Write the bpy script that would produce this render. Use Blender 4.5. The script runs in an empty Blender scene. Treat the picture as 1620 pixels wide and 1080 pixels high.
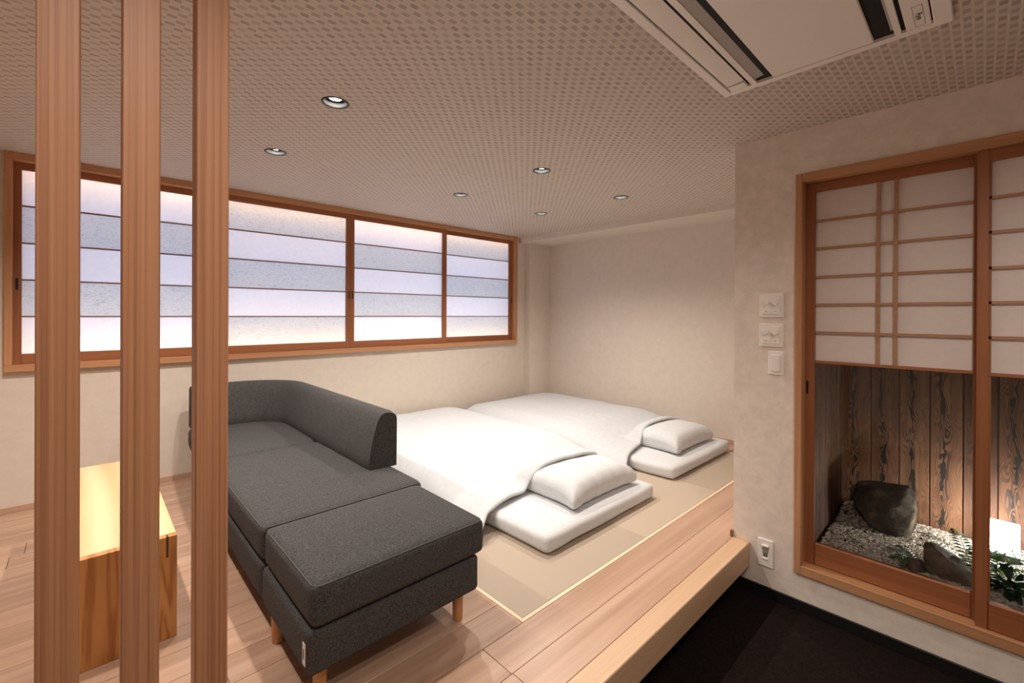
import bpy, bmesh, math, random
from mathutils import Matrix, Vector, noise
random.seed(7)
sc = bpy.context.scene
COL = sc.collection

# ------------------------------------------------------------------ camera
ML = [[0.72603865, -0.68764191, 0.00405873], [0.00197019, -0.00382213, -0.99999075], [0.68765107, 0.72603994, -0.00142022]]
cam_d = bpy.data.cameras.new('camera')
cam = bpy.data.objects.new('camera', cam_d); COL.objects.link(cam)
r, d, f = (Vector(v) for v in ML)
u = -d
cam.matrix_world = Matrix(((r.x, u.x, -f.x, 0), (r.y, u.y, -f.y, 0), (r.z, u.z, -f.z, 1.2), (0, 0, 0, 1)))
cam_d.sensor_width = 36.0
cam_d.sensor_fit = 'HORIZONTAL'
cam_d.lens = 706.317 / 1620 * 36.0
cam_d.shift_x = 0.0
cam_d.shift_y = -(540 - 497.72) / 1620
cam_d.clip_start = 0.02
sc.camera = cam

# ------------------------------------------------------------------ world, exposure, lamps
w = bpy.data.worlds.new('world'); sc.world = w
w.use_nodes = True
w.node_tree.nodes['Background'].inputs[0].default_value = (0.55, 0.65, 0.8, 1)
w.node_tree.nodes['Background'].inputs[1].default_value = 0.3
sc.view_settings.view_transform = 'Standard'
sc.view_settings.look = 'None'
sc.view_settings.gamma = 1.0
sc.view_settings.use_curve_mapping = False
sc.view_settings.exposure = 0.18
sc.cycles.max_bounces = 12
sc.cycles.diffuse_bounces = 8
sc.cycles.transparent_max_bounces = 12
sc.cycles.sample_clamp_indirect = 6.0

CEIL0, CEILS = 2.108, 0.0110           # ceiling height and its slight rise towards the window wall
def cz(y): return CEIL0 + CEILS * y
LIGHTS = [(-0.0800, 2.27), (-0.0880, 2.84), (0.787, 1.97), (0.787, 2.84), (2.126, 1.97), (2.126, 2.84), (3.06, 1.98), (3.06, 2.84)]
WARM = (1.0, 0.90, 0.80)
def spot(x, y, power, ang=112, blend=0.7, z=None, rad=0.028, color=WARM):
    l = bpy.data.lights.new('downlight_or_fill', 'SPOT'); l.energy = power; l.color = color
    l.spot_size = math.radians(ang); l.spot_blend = blend; l.shadow_soft_size = rad
    o = bpy.data.objects.new('downlight_or_fill', l); COL.objects.link(o)
    o.location = (x, y, (cz(y) if z is None else z) - 0.012)
    return o
for lx, ly in LIGHTS:
        spot(lx, ly, 60.0 if lx < 0 else 51.0, 136, 0.9, rad=0.02)
spot(1.30, -0.25, 44.0, 160)                 # added fill over the sunken entrance to brighten the partition, out of view
spot(0.05, 0.12, 34.0, 150)  # added fill for the fronts of the posts, unseen, without a fitting

# ------------------------------------------------------------------ materials
MATS = {}
def new_mat(name):
    m = bpy.data.materials.new(name); m.use_nodes = True
    nt = m.node_tree
    b = nt.nodes['Principled BSDF']
    MATS[name] = m
    return m, nt, b
def N(nt, t, **kw):
    n = nt.nodes.new(t)
    for k, v in kw.items(): setattr(n, k, v)
    return n
def setin(n, **kw):
    for k, v in kw.items(): n.inputs[k.replace('_', ' ')].default_value = v
def plain(name, col, rough=0.6, metal=0.0, spec=0.5):
    m, nt, b = new_mat(name)
    b.inputs['Base Color'].default_value = (*col, 1); b.inputs['Roughness'].default_value = rough
    b.inputs['Metallic'].default_value = metal; b.inputs['Specular IOR Level'].default_value = spec
    return m
def mapped(nt, scale=(1, 1, 1), coord='Object', jitter=True):
    tc = N(nt, 'ShaderNodeTexCoord'); mp = N(nt, 'ShaderNodeMapping')
    mp.inputs['Scale'].default_value = scale
    if jitter:
        oi = N(nt, 'ShaderNodeObjectInfo'); ml = N(nt, 'ShaderNodeMath', operation='MULTIPLY')
        ml.inputs[1].default_value = 37.0
        nt.links.new(oi.outputs['Random'], ml.inputs[0])
        ad = N(nt, 'ShaderNodeVectorMath', operation='ADD')
        nt.links.new(tc.outputs[coord], ad.inputs[0]); nt.links.new(ml.outputs[0], ad.inputs[1])
        nt.links.new(ad.outputs[0], mp.inputs['Vector'])
    else:
        nt.links.new(tc.outputs[coord], mp.inputs['Vector'])
    return mp.outputs['Vector']
def ramp(nt, fac, stops):
    rp = N(nt, 'ShaderNodeValToRGB')
    e = rp.color_ramp.elements
    while len(e) < len(stops): e.new(0.5)
    for el, (p, c) in zip(e, stops):
        el.position = p; el.color = (*c, 1)
    nt.links.new(fac, rp.inputs['Fac'])
    return rp.outputs['Color']
def bump(nt, b, height, strength=0.2, dist=0.002):
    bp = N(nt, 'ShaderNodeBump'); bp.inputs['Strength'].default_value = strength; bp.inputs['Distance'].default_value = dist
    nt.links.new(height, bp.inputs['Height']); nt.links.new(bp.outputs['Normal'], b.inputs['Normal'])
def noise_tex(nt, vec, scale, detail=4.0, rough=0.55, dist=0.0):
    n = N(nt, 'ShaderNodeTexNoise'); setin(n, Scale=scale, Detail=detail, Roughness=rough, Distortion=dist)
    nt.links.new(vec, n.inputs['Vector']); return n.outputs['Fac']
def wood(name, dark, mid, light, axis, fine=55.0, rough=0.5, ring=0.0, rand=0.0, broad=0.45):
    m, nt, b = new_mat(name)
    s = [fine, fine, fine]; s[axis] = 0.9 if broad < 0.2 else fine * 0.022
    fac = noise_tex(nt, mapped(nt, s), 1.0, 3.0, 0.6)
    s2 = [7.0, 7.0, 7.0]; s2[axis] = 0.55
    fac2 = noise_tex(nt, mapped(nt, s2), 1.0, 2.0, 0.5, 0.6)
    mx = N(nt, 'ShaderNodeMath', operation='MULTIPLY_ADD'); mx.inputs[1].default_value = 1.0 - broad
    nt.links.new(fac, mx.inputs[0])
    m2 = N(nt, 'ShaderNodeMath', operation='MULTIPLY'); m2.inputs[1].default_value = broad
    nt.links.new(fac2, m2.inputs[0]); nt.links.new(m2.outputs[0], mx.inputs[2])
    val = mx.outputs[0]
    if ring:
        wv = N(nt, 'ShaderNodeTexWave', wave_type='RINGS', rings_direction='SPHERICAL')
        setin(wv, Scale=ring, Distortion=5.0, Detail=2.0, Detail_Scale=0.8)
        s3 = [6.0, 6.0, 6.0]; s3[axis] = 1.0
        nt.links.new(mapped(nt, s3), wv.inputs['Vector'])
        m3 = N(nt, 'ShaderNodeMath', operation='MULTIPLY_ADD'); m3.inputs[1].default_value = 0.30
        nt.links.new(wv.outputs['Fac'], m3.inputs[0])
        m4 = N(nt, 'ShaderNodeMath', operation='MULTIPLY_ADD'); m4.inputs[1].default_value = 0.7; m4.inputs[2].default_value = 0.0
        nt.links.new(val, m4.inputs[0]); nt.links.new(m4.outputs[0], m3.inputs[2]); val = m3.outputs[0]
    c = ramp(nt, val, [(0.32, dark), (0.5, mid), (0.68, light)])
    if rand:
        oi = N(nt, 'ShaderNodeObjectInfo'); mr = N(nt, 'ShaderNodeMapRange')
        mr.inputs['To Min'].default_value = 1 - rand; mr.inputs['To Max'].default_value = 1 + rand
        nt.links.new(oi.outputs['Random'], mr.inputs['Value'])
        hs = N(nt, 'ShaderNodeHueSaturation'); nt.links.new(mr.outputs[0], hs.inputs['Value']); nt.links.new(c, hs.inputs['Color'])
        c = hs.outputs['Color']
    nt.links.new(c, b.inputs['Base Color'])
    b.inputs['Roughness'].default_value = rough
    bump(nt, b, fac, 0.12, 0.001)
    return m
def plaster(name, col, var=0.06):
    m, nt, b = new_mat(name)
    v = mapped(nt, jitter=False)
    f1 = noise_tex(nt, v, 14.0, 5.0, 0.65, 0.4)
    lo = tuple(c * (1 - var) for c in col); hi = tuple(min(1, c * (1 + var)) for c in col)
    nt.links.new(ramp(nt, f1, [(0.35, lo), (0.65, hi)]), b.inputs['Base Color'])
    b.inputs['Roughness'].default_value = 0.85; b.inputs['Specular IOR Level'].default_value = 0.2
    f2 = noise_tex(nt, v, 160.0, 3.0, 0.6)
    bump(nt, b, f2, 0.25, 0.0015)
    return m
wall_m = plaster('wall_paper', (0.68, 0.605, 0.53), 0.03)
part_m = plaster('wall_plaster', (0.80, 0.71, 0.635), 0.07)
white_m = plain('white_plastic', (0.90, 0.86, 0.81), 0.4)
ac_m = plain('unit_plastic', (0.88, 0.82, 0.76), 0.45)
ac_d = plain('unit_louver', (0.45, 0.42, 0.39), 0.45)
black_m = plain('gap_shade_black', (0.004, 0.004, 0.004), 0.7)
base_black = plain('black_skirting', (0.006, 0.006, 0.006), 0.5)
ring_m = plain('lamp_ring', (0.03, 0.03, 0.032), 0.35, 0.6)
grey_m = plain('lamp_cone', (0.03, 0.03, 0.03), 0.5)
ink_m = plain('ink', (0.03, 0.025, 0.022), 0.6)
tag_m = plain('tag_cloth', (0.62, 0.60, 0.58), 0.8)
post_m = wood('cedar_post', (0.34, 0.14, 0.065), (0.46, 0.212, 0.105), (0.53, 0.26, 0.138), 2, 210.0, 0.5, 0, 0, 0.15)
frame_x = wood('frame_wood_x', (0.42, 0.195, 0.09), (0.51, 0.255, 0.124), (0.58, 0.305, 0.155), 0, 60.0)
frame_z = wood('frame_wood_z', (0.42, 0.195, 0.09), (0.51, 0.255, 0.124), (0.58, 0.305, 0.155), 2, 60.0)
frame_y = wood('frame_wood_y', (0.42, 0.195, 0.09), (0.51, 0.255, 0.124), (0.58, 0.305, 0.155), 1, 60.0)
door_x = wood('door_wood_x', (0.25, 0.085, 0.030), (0.315, 0.112, 0.043), (0.36, 0.14, 0.058), 0, 60.0)
door_y = wood('door_wood_y', (0.25, 0.085, 0.030), (0.315, 0.112, 0.043), (0.36, 0.14, 0.058), 1, 60.0)
door_z = wood('door_wood_z', (0.25, 0.085, 0.030), (0.315, 0.112, 0.043), (0.36, 0.14, 0.058), 2, 60.0)
kumiko_m = plain('lattice_wood', (0.26, 0.12, 0.06), 0.6)
kumiko_l = wood('lattice_cedar', (0.34, 0.17, 0.09), (0.42, 0.22, 0.12), (0.47, 0.26, 0.15), 1, 60.0)
beam_m = wood('beam_wood', (0.56, 0.36, 0.21), (0.64, 0.425, 0.265), (0.70, 0.485, 0.315), 0, 45.0, 0.4)
plank_m = wood('floor_wood', (0.36, 0.215, 0.14), (0.46, 0.29, 0.20), (0.54, 0.36, 0.262), 0, 26.0, 0.32, 0.0, 0.10)
skirt_m = plain('skirting_wood', (0.50, 0.33, 0.23), 0.5)
border_m = wood('border_wood', (0.74, 0.55, 0.36), (0.80, 0.62, 0.43), (0.85, 0.68, 0.5), 0, 40.0)
table_top_m = wood('table_wood', (0.64, 0.40, 0.19), (0.73, 0.50, 0.27), (0.79, 0.57, 0.33), 1, 30.0, 0.35, 0.5)
def figured(name, c1, c2, c3, kx, kz, freq):
    m, nt, b = new_mat(name)
    tc = N(nt, 'ShaderNodeTexCoord'); mp = N(nt, 'ShaderNodeMapping'); mp.inputs['Scale'].default_value = (kx, 3.0, kz); mp.inputs['Location'].default_value = (0.37, 0.2, 0.9)
    nt.links.new(tc.outputs['Object'], mp.inputs['Vector'])
    fld = noise_tex(nt, mp.outputs['Vector'], 1.0, 1.0, 0.4, 0.35)
    sn = N(nt, 'ShaderNodeMath', operation='SINE'); ml = N(nt, 'ShaderNodeMath', operation='MULTIPLY'); ml.inputs[1].default_value = freq
    nt.links.new(fld, ml.inputs[0]); nt.links.new(ml.outputs[0], sn.inputs[0])
    fine = noise_tex(nt, mapped(nt, (220, 220, 6)), 1.0, 2.0)
    ad = N(nt, 'ShaderNodeMath', operation='MULTIPLY_ADD'); ad.inputs[1].default_value = 0.42
    nt.links.new(sn.outputs[0], ad.inputs[0]); nt.links.new(fine, ad.inputs[2])
    nt.links.new(ramp(nt, ad.outputs[0], [(0.30, c3), (0.70, c2), (0.92, c1)]), b.inputs['Base Color'])
    b.inputs['Roughness'].default_value = 0.4
    return m
table_end_m = figured('table_wood_end', (0.36, 0.135, 0.034), (0.49, 0.215, 0.060), (0.55, 0.255, 0.078), 11.0, 1.1, 48.0)
leg_m = wood('leg_wood', (0.42, 0.19, 0.07), (0.50, 0.24, 0.10), (0.55, 0.29, 0.13), 2, 50.0, 0.4)

def fabric(name, c1, c2, scale, bs=0.4, rough=0.95):
    m, nt, b = new_mat(name)
    v = mapped(nt, jitter=False)
    f1 = noise_tex(nt, v, scale, 4.0, 0.75)
    nt.links.new(ramp(nt, f1, [(0.36, c1), (0.64, c2)]), b.inputs['Base Color'])
    b.inputs['Roughness'].default_value = rough; b.inputs['Specular IOR Level'].default_value = 0.15
    bump(nt, b, f1, bs, 0.002)
    return m
sofa_m = fabric('charcoal_fabric', (0.026, 0.025, 0.026), (0.098, 0.094, 0.094), 230.0)
seam_m = plain('seam_thread', (0.12, 0.11, 0.105), 0.9)
linen_m = fabric('white_linen_lit', (0.61, 0.625, 0.64), (0.65, 0.665, 0.68), 30.0, 0.05, 0.9)  # same cloth as the duvets, lightened to paint brighter light on it
linen_m2 = fabric('white_linen_cover_dim', (0.55, 0.57, 0.595), (0.59, 0.61, 0.635), 24.0, 0.08, 0.9)
carpet_m = fabric('dark_carpet', (0.004, 0.002, 0.0015), (0.014, 0.007, 0.005), 90.0, 0.6)
# tatami: fine weave
m, nt, b = new_mat('tatami_weave'); tatami_m = m
v = mapped(nt, jitter=False)
wv = N(nt, 'ShaderNodeTexWave', bands_direction='X'); setin(wv, Scale=60.0, Distortion=0.6)
nt.links.new(v, wv.inputs['Vector'])
wv2 = N(nt, 'ShaderNodeTexWave', bands_direction='Y'); setin(wv2, Scale=90.0, Distortion=1.0)
nt.links.new(v, wv2.inputs['Vector'])
mm = N(nt, 'ShaderNodeMath', operation='ADD'); nt.links.new(wv.outputs['Fac'], mm.inputs[0]); nt.links.new(wv2.outputs['Fac'], mm.inputs[1])
mh = N(nt, 'ShaderNodeMath', operation='MULTIPLY'); mh.inputs[1].default_value = 0.5; nt.links.new(mm.outputs[0], mh.inputs[0])
c = ramp(nt, mh.outputs[0], [(0.2, (0.40, 0.32, 0.245)), (0.8, (0.48, 0.39, 0.305))])
oi = N(nt, 'ShaderNodeObjectInfo'); mr = N(nt, 'ShaderNodeMapRange'); setin(mr, To_Min=0.90, To_Max=1.10); nt.links.new(oi.outputs['Alpha'], mr.inputs['Value'])
hs = N(nt, 'ShaderNodeHueSaturation'); nt.links.new(mr.outputs[0], hs.inputs['Value']); nt.links.new(c, hs.inputs['Color'])
nt.links.new(hs.outputs['Color'], b.inputs['Base Color']); b.inputs['Roughness'].default_value = 0.7
bump(nt, b, mh.outputs[0], 0.25, 0.001)

# ceiling paper: checker of darker recessed strips in a pale weave
m, nt, b = new_mat('ceiling_weave'); ceil_m = m
tc = N(nt, 'ShaderNodeTexCoord'); sx = N(nt, 'ShaderNodeSeparateXYZ'); nt.links.new(tc.outputs['Object'], sx.inputs[0])
CELL = 0.0248
def mth(op, a, bb=None, cc=None):
    n = N(nt, 'ShaderNodeMath', operation=op)
    for i, q in enumerate((a, bb, cc)):
        if q is None: continue
        if isinstance(q, (int, float)): n.inputs[i].default_value = q
        else: nt.links.new(q, n.inputs[i])
    return n.outputs[0]
cu = mth('DIVIDE', sx.outputs['X'], CELL); cv = mth('DIVIDE', sx.outputs['Y'], CELL)
fu = mth('FLOOR', cu); fv = mth('FLOOR', cv)
par = mth('MODULO', mth('ABSOLUTE', mth('ADD', fu, fv)), 2.0)
par = mth('LESS_THAN', mth('ABSOLUTE', mth('SUBTRACT', par, 1.0)), 0.5)
lu = mth('ABSOLUTE', mth('SUBTRACT', mth('FRACT', cu), 0.5)); lv = mth('ABSOLUTE', mth('SUBTRACT', mth('FRACT', cv), 0.5))
inn = mth('MULTIPLY', mth('LESS_THAN', lu, 0.49), mth('LESS_THAN', lv, 0.34))
dark = mth('MULTIPLY', par, inn)
edge = mth('MULTIPLY', mth('GREATER_THAN', lv, 0.45), 1.0)
cmb = N(nt, 'ShaderNodeCombineXYZ'); nt.links.new(fu, cmb.inputs[0]); nt.links.new(fv, cmb.inputs[1])
wn = N(nt, 'ShaderNodeTexWhiteNoise'); nt.links.new(cmb.outputs[0], wn.inputs['Vector'])
big = noise_tex(nt, tc.outputs['Object'], 1.3, 2.0)
dd = mth('MULTIPLY', dark, mth('MULTIPLY_ADD', wn.outputs['Value'], 0.6, 0.45))
mixc = N(nt, 'ShaderNodeMix', data_type='RGBA'); mixc.inputs['A'].default_value = (0.59, 0.515, 0.44, 1); mixc.inputs['B'].default_value = (0.38, 0.31, 0.255, 1)
nt.links.new(dd, mixc.inputs['Factor'])
mixe = N(nt, 'ShaderNodeMix', data_type='RGBA'); mixe.inputs['B'].default_value = (0.80, 0.70, 0.60, 1)
nt.links.new(mixc.outputs['Result'], mixe.inputs['A']); nt.links.new(mth('MULTIPLY', edge, mth('MULTIPLY', wn.outputs['Value'], 0.8)), mixe.inputs['Factor'])
nt.links.new(mixe.outputs['Result'], b.inputs['Base Color']); b.inputs['Roughness'].default_value = 0.6
bump(nt, b, mth('SUBTRACT', 1.0, dd), 0.5, 0.002)

# papers and glass
def paper(name, col, fibre=False, trans=0.6):
    m, nt, b = new_mat(name)
    out = nt.nodes['Material Output']; nt.nodes.remove(b)
    df = N(nt, 'ShaderNodeBsdfDiffuse'); tr = N(nt, 'ShaderNodeBsdfTranslucent'); mx = N(nt, 'ShaderNodeMixShader')
    mx.inputs[0].default_value = trans
    src = None
    v = mapped(nt, jitter=True)
    if fibre:
        s = N(nt, 'ShaderNodeMapping'); s.inputs['Scale'].default_value = (45, 45, 110); nt.links.new(v, s.inputs['Vector'])
        n1 = noise_tex(nt, s.outputs['Vector'], 1.0, 3.0, 0.7, 1.6)
        n2 = noise_tex(nt, v, 9.0, 2.0)
        dk = tuple(q * 0.45 for q in col)
        c1 = ramp(nt, n1, [(0.28, dk), (0.40, tuple(q * 0.88 for q in col)), (0.6, col)])
        src = c1
    else:
        n1 = noise_tex(nt, v, 30.0, 4.0, 0.7)
        src = ramp(nt, n1, [(0.3, tuple(q * 0.95 for q in col)), (0.7, col)])
    nt.links.new(src, df.inputs['Color']); nt.links.new(src, tr.inputs['Color'])
    nt.links.new(df.outputs[0], mx.inputs[1]); nt.links.new(tr.outputs[0], mx.inputs[2]); nt.links.new(mx.outputs[0], out.inputs['Surface'])
    return m
paper_w = paper('plain_paper', (0.86, 0.86, 0.86), False, 0.62)
paper_f = paper('fibre_paper', (0.77, 0.785, 0.78), True, 0.62)
paper_d = paper('door_paper', (0.86, 0.78, 0.74), False, 0.15)
m, nt, b = new_mat('clear_glass'); glass_m = m
out = nt.nodes['Material Output']; nt.nodes.remove(b)
tp = N(nt, 'ShaderNodeBsdfTransparent'); gl = N(nt, 'ShaderNodeBsdfGlossy'); gl.inputs['Roughness'].default_value = 0.02
fr = N(nt, 'ShaderNodeFresnel'); fr.inputs['IOR'].default_value = 1.35
mx = N(nt, 'ShaderNodeMixShader'); nt.links.new(fr.outputs[0], mx.inputs[0]); nt.links.new(tp.outputs[0], mx.inputs[1]); nt.links.new(gl.outputs[0], mx.inputs[2]); nt.links.new(mx.outputs[0], out.inputs['Surface'])
def emit(name, col, strength):
    m, nt, b = new_mat(name)
    b.inputs['Base Color'].default_value = (*col, 1)
    b.inputs['Emission Color'].default_value = (*col, 1); b.inputs['Emission Strength'].default_value = strength
    return m
sky_glass = emit('frosted_daylight', (0.56, 0.70, 1.0), 1.12)
strip_m = emit('led_strip', (1.0, 0.74, 0.46), 32.0)
lens_m = emit('lamp_lens', (1.0, 0.93, 0.84), 60.0)
glow_m = emit('garden_lamp_face', (1.0, 0.95, 0.86), 42.0)

# burnt cedar boards
m, nt, b = new_mat('burnt_cedar'); cedar_m = m
tc = N(nt, 'ShaderNodeTexCoord'); oi = N(nt, 'ShaderNodeObjectInfo')
sx = N(nt, 'ShaderNodeSeparateXYZ'); nt.links.new(tc.outputs['Object'], sx.inputs[0])
rnd = oi.outputs['Random']
hy = mth('ADD', sx.outputs['X'], sx.outputs['Y'])           # across the board (boards lie along one of the two)
zz = mth('ADD', sx.outputs['Z'], mth('MULTIPLY', rnd, 31.0))
cv_ = N(nt, 'ShaderNodeCombineXYZ'); nt.links.new(mth('MULTIPLY', rnd, 17.0), cv_.inputs[0]); nt.links.new(zz, cv_.inputs[2])
drift = noise_tex(nt, cv_.outputs[0], 3.0, 2.0, 0.5)
yy = mth('ADD', hy, mth('MULTIPLY_ADD', drift, 0.05, -0.025))
cv2 = N(nt, 'ShaderNodeCombineXYZ'); nt.links.new(mth('MULTIPLY', yy, 24.0), cv2.inputs[0]); nt.links.new(mth('MULTIPLY', zz, 3.6), cv2.inputs[2]); nt.links.new(mth('MULTIPLY', rnd, 9.0), cv2.inputs[1])
field = noise_tex(nt, cv2.outputs[0], 1.0, 1.0, 0.4, 0.7)
ay = mth('ABSOLUTE', yy)
val = mth('ADD', mth('MULTIPLY', field, 1.7), mth('MULTIPLY', ay, 15.0))
rings = mth('SINE', mth('MULTIPLY', val, 42.0))
ringm = mth('MULTIPLY_ADD', rings, 0.5, 0.5)
cen = mth('SUBTRACT', 1.0, mth('MINIMUM', mth('MULTIPLY', ay, 27.0), 1.0))    # 1 at the heart of the board
cv3 = N(nt, 'ShaderNodeCombineXYZ'); nt.links.new(mth('MULTIPLY', yy, 30.0), cv3.inputs[0]); nt.links.new(mth('MULTIPLY', zz, 8.0), cv3.inputs[2])
kn = noise_tex(nt, cv3.outputs[0], 1.0, 2.0, 0.5, 0.5)
knot = mth('GREATER_THAN', mth('MULTIPLY', kn, mth('MULTIPLY_ADD', cen, 0.75, 0.45)), 0.60)
burnt = mth('MULTIPLY', mth('GREATER_THAN', ringm, 0.60), mth('MULTIPLY_ADD', cen, 0.75, 0.30))
burnt = mth('MINIMUM', mth('ADD', burnt, mth('MULTIPLY', knot, 0.95)), 1.0)
base = ramp(nt, mth('MULTIPLY_ADD', field, 0.6, mth('MULTIPLY', rnd, 0.4)), [(0.25, (0.11, 0.045, 0.020)), (0.5, (0.18, 0.080, 0.038)), (0.8, (0.27, 0.135, 0.068))])
mixb = N(nt, 'ShaderNodeMix', data_type='RGBA'); mixb.inputs['B'].default_value = (0.012, 0.009, 0.008, 1)
nt.links.new(base, mixb.inputs['A']); nt.links.new(burnt, mixb.inputs['Factor'])
nt.links.new(mixb.outputs['Result'], b.inputs['Base Color']); b.inputs['Roughness'].default_value = 0.7
bump(nt, b, mth('SUBTRACT', 1.0, burnt), 0.5, 0.003)

def stone(name, c1, c2, c3, scale):
    m, nt, b = new_mat(name)
    v = mapped(nt)
    f1 = noise_tex(nt, v, scale, 6.0, 0.65, 0.3)
    nt.links.new(ramp(nt, f1, [(0.3, c1), (0.5, c2), (0.7, c3)]), b.inputs['Base Color'])
    b.inputs['Roughness'].default_value = 0.85
    bump(nt, b, noise_tex(nt, v, scale * 5, 5.0, 0.65), 0.6, 0.006)
    return m
rock_dark = stone('dark_rock', (0.025, 0.022, 0.018), (0.07, 0.058, 0.047), (0.20, 0.165, 0.12), 9.0)
rock_tan = stone('tan_rock', (0.07, 0.055, 0.04), (0.15, 0.115, 0.082), (0.24, 0.19, 0.14), 16.0)
soil_m = plain('soil', (0.03, 0.022, 0.017), 0.95)
m, nt, b = new_mat('gravel_stone'); gravel_m = m
geo = N(nt, 'ShaderNodeNewGeometry')
nt.links.new(ramp(nt, geo.outputs['Random Per Island'], [(0.0, (0.30, 0.25, 0.20)), (0.5, (0.58, 0.52, 0.44)), (1.0, (0.80, 0.75, 0.68))]), b.inputs['Base Color'])
b.inputs['Roughness'].default_value = 0.8
def leafmat(name, c1, c2):
    m, nt, b = new_mat(name)
    geo = N(nt, 'ShaderNodeNewGeometry')
    nt.links.new(ramp(nt, geo.outputs['Random Per Island'], [(0.0, c1), (1.0, c2)]), b.inputs['Base Color'])
    b.inputs['Roughness'].default_value = 0.45
    return m
fern_m = leafmat('fern_green', (0.012, 0.055, 0.014), (0.05, 0.16, 0.03))
fern_l = leafmat('fern_bright', (0.06, 0.19, 0.03), (0.16, 0.34, 0.07))
hosta_m = leafmat('dark_leaf', (0.010, 0.045, 0.016), (0.025, 0.085, 0.03))

# ------------------------------------------------------------------ helpers
class MB:
    """collects geometry in world coordinates, then links it as ONE mesh object"""
    def __init__(self): self.bm = bmesh.new()
    def box(self, x0, x1, y0, y1, z0, z1, bev=0.0, seg=1):
        bm = self.bm
        c = [(x, y, z) for z in (z0, z1) for y in (y0, y1) for x in (x0, x1)]
        v = [bm.verts.new(p) for p in c]
        fs = [bm.faces.new([v[i] for i in q]) for q in ((0, 2, 3, 1), (4, 5, 7, 6), (0, 1, 5, 4), (2, 6, 7, 3), (0, 4, 6, 2), (1, 3, 7, 5))]
        if bev:
            es = list({e for q in fs for e in q.edges})
            bmesh.ops.bevel(bm, geom=es, offset=bev, segments=seg, affect='EDGES', profile=0.5)
        return self
    def tube(self, p0, p1, r0, r1=None, n=20, caps=True):
        r1 = r0 if r1 is None else r1
        p0, p1 = Vector(p0), Vector(p1); ax = (p1 - p0).normalized()
        s = ax.orthogonal().normalized(); t = ax.cross(s)
        a = [self.bm.verts.new(p0 + (s * math.cos(k * 2 * math.pi / n) + t * math.sin(k * 2 * math.pi / n)) * r0) for k in range(n)]
        bb = [self.bm.verts.new(p1 + (s * math.cos(k * 2 * math.pi / n) + t * math.sin(k * 2 * math.pi / n)) * r1) for k in range(n)]
        for k in range(n): self.bm.faces.new((a[k], a[(k + 1) % n], bb[(k + 1) % n], bb[k]))
        if caps: self.bm.faces.new(a[::-1]); self.bm.faces.new(bb)
        return self
    def lathe(self, cx, cy, prof, n=32, close=False):
        rings = []
        for rr, zz in prof:
            rings.append([self.bm.verts.new((cx + rr * math.cos(k * 2 * math.pi / n), cy + rr * math.sin(k * 2 * math.pi / n), zz)) for k in range(n)])
        for a, bb in zip(rings, rings[1:]):
            for k in range(n): self.bm.faces.new((a[k], a[(k + 1) % n], bb[(k + 1) % n], bb[k]))
        if close: self.bm.faces.new(rings[-1])
        return self
    def poly(self, pts): self.bm.faces.new([self.bm.verts.new(p) for p in pts]); return self
    def grid(self, fn, nu, nv, wrap=False):
        g = [[self.bm.verts.new(fn(i / nu, j / nv)) for j in range(nv + 1)] for i in range(nu + 1)]
        for i in range(nu):
            for j in range(nv): self.bm.faces.new((g[i][j], g[i + 1][j], g[i + 1][j + 1], g[i][j + 1]))
        return g
    def soft(self, x0, x1, y0, y1, z0, z1, rad, bulge=0.0, n=14, side=0.0, noise_amp=0.0):
        """a rounded, slightly puffed box"""
        t = bmesh.new(); bmesh.ops.create_cube(t, size=2.0)
        bmesh.ops.subdivide_edges(t, edges=t.edges[:], cuts=n, use_grid_fill=True)
        h = Vector(((x1 - x0) / 2, (y1 - y0) / 2, (z1 - z0) / 2)); c = Vector(((x0 + x1) / 2, (y0 + y1) / 2, (z0 + z1) / 2))
        rad = min(rad, min(h) * 0.98)
        mp = {}
        for v in t.verts:
            q = [math.copysign(1 - (1 - abs(a)) ** 1.7, a) for a in v.co]
            p = Vector((q[0] * h.x, q[1] * h.y, q[2] * h.z))
            core = Vector([max(-(h[i] - rad), min(h[i] - rad, p[i])) for i in range(3)])
            dv = p - core
            if dv.length > 1e-9: p = core + dv.normalized() * rad
            if bulge and v.co.z > 0: p.z += bulge * (1 - q[0] ** 2) * (1 - q[1] ** 2) * max(0, q[2])
            if side:
                p.x += side * q[0] * (1 - q[2] ** 2) * (1 - q[1] ** 4); p.y += side * q[1] * (1 - q[2] ** 2) * (1 - q[0] ** 4)
            if noise_amp:
                nn = noise.noise_vector((p + c) * 5.0); p += nn * noise_amp
            mp[v] = self.bm.verts.new(p + c)
        for fc in t.faces: self.bm.faces.new([mp[v] for v in fc.verts])
        t.free(); return self
    def build(self, name, mat, parent=None, smooth=False, origin=None):
        bm = self.bm
        bmesh.ops.remove_doubles(bm, verts=bm.verts, dist=1e-6)
        bmesh.ops.recalc_face_normals(bm, faces=bm.faces)
        if parent is not None: org = WORLD[parent]
        elif origin is not None: org = Vector(origin)
        else:
            xs = [v.co for v in bm.verts]
            lo = Vector([min(q[i] for q in xs) for i in range(3)]); hi = Vector([max(q[i] for q in xs) for i in range(3)])
            org = Vector(((lo.x + hi.x) / 2, (lo.y + hi.y) / 2, lo.z))
        for v in bm.verts: v.co -= org
        if smooth:
            for fc in bm.faces: fc.smooth = True
        me = bpy.data.meshes.new(name); bm.to_mesh(me); bm.free(); me.materials.append(mat)
        o = bpy.data.objects.new(name, me); COL.objects.link(o)
        if parent is not None:
            o.parent = parent
            WORLD[o] = org
        else:
            o.location = org; WORLD[o] = org.copy()
        return o
WORLD = {}
def B(name, mat, parent, x0, x1, y0, y1, z0, z1, bev=0.0015, **kw):
    return MB().box(x0, x1, y0, y1, z0, z1, bev).build(name, mat, parent, **kw)
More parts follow.
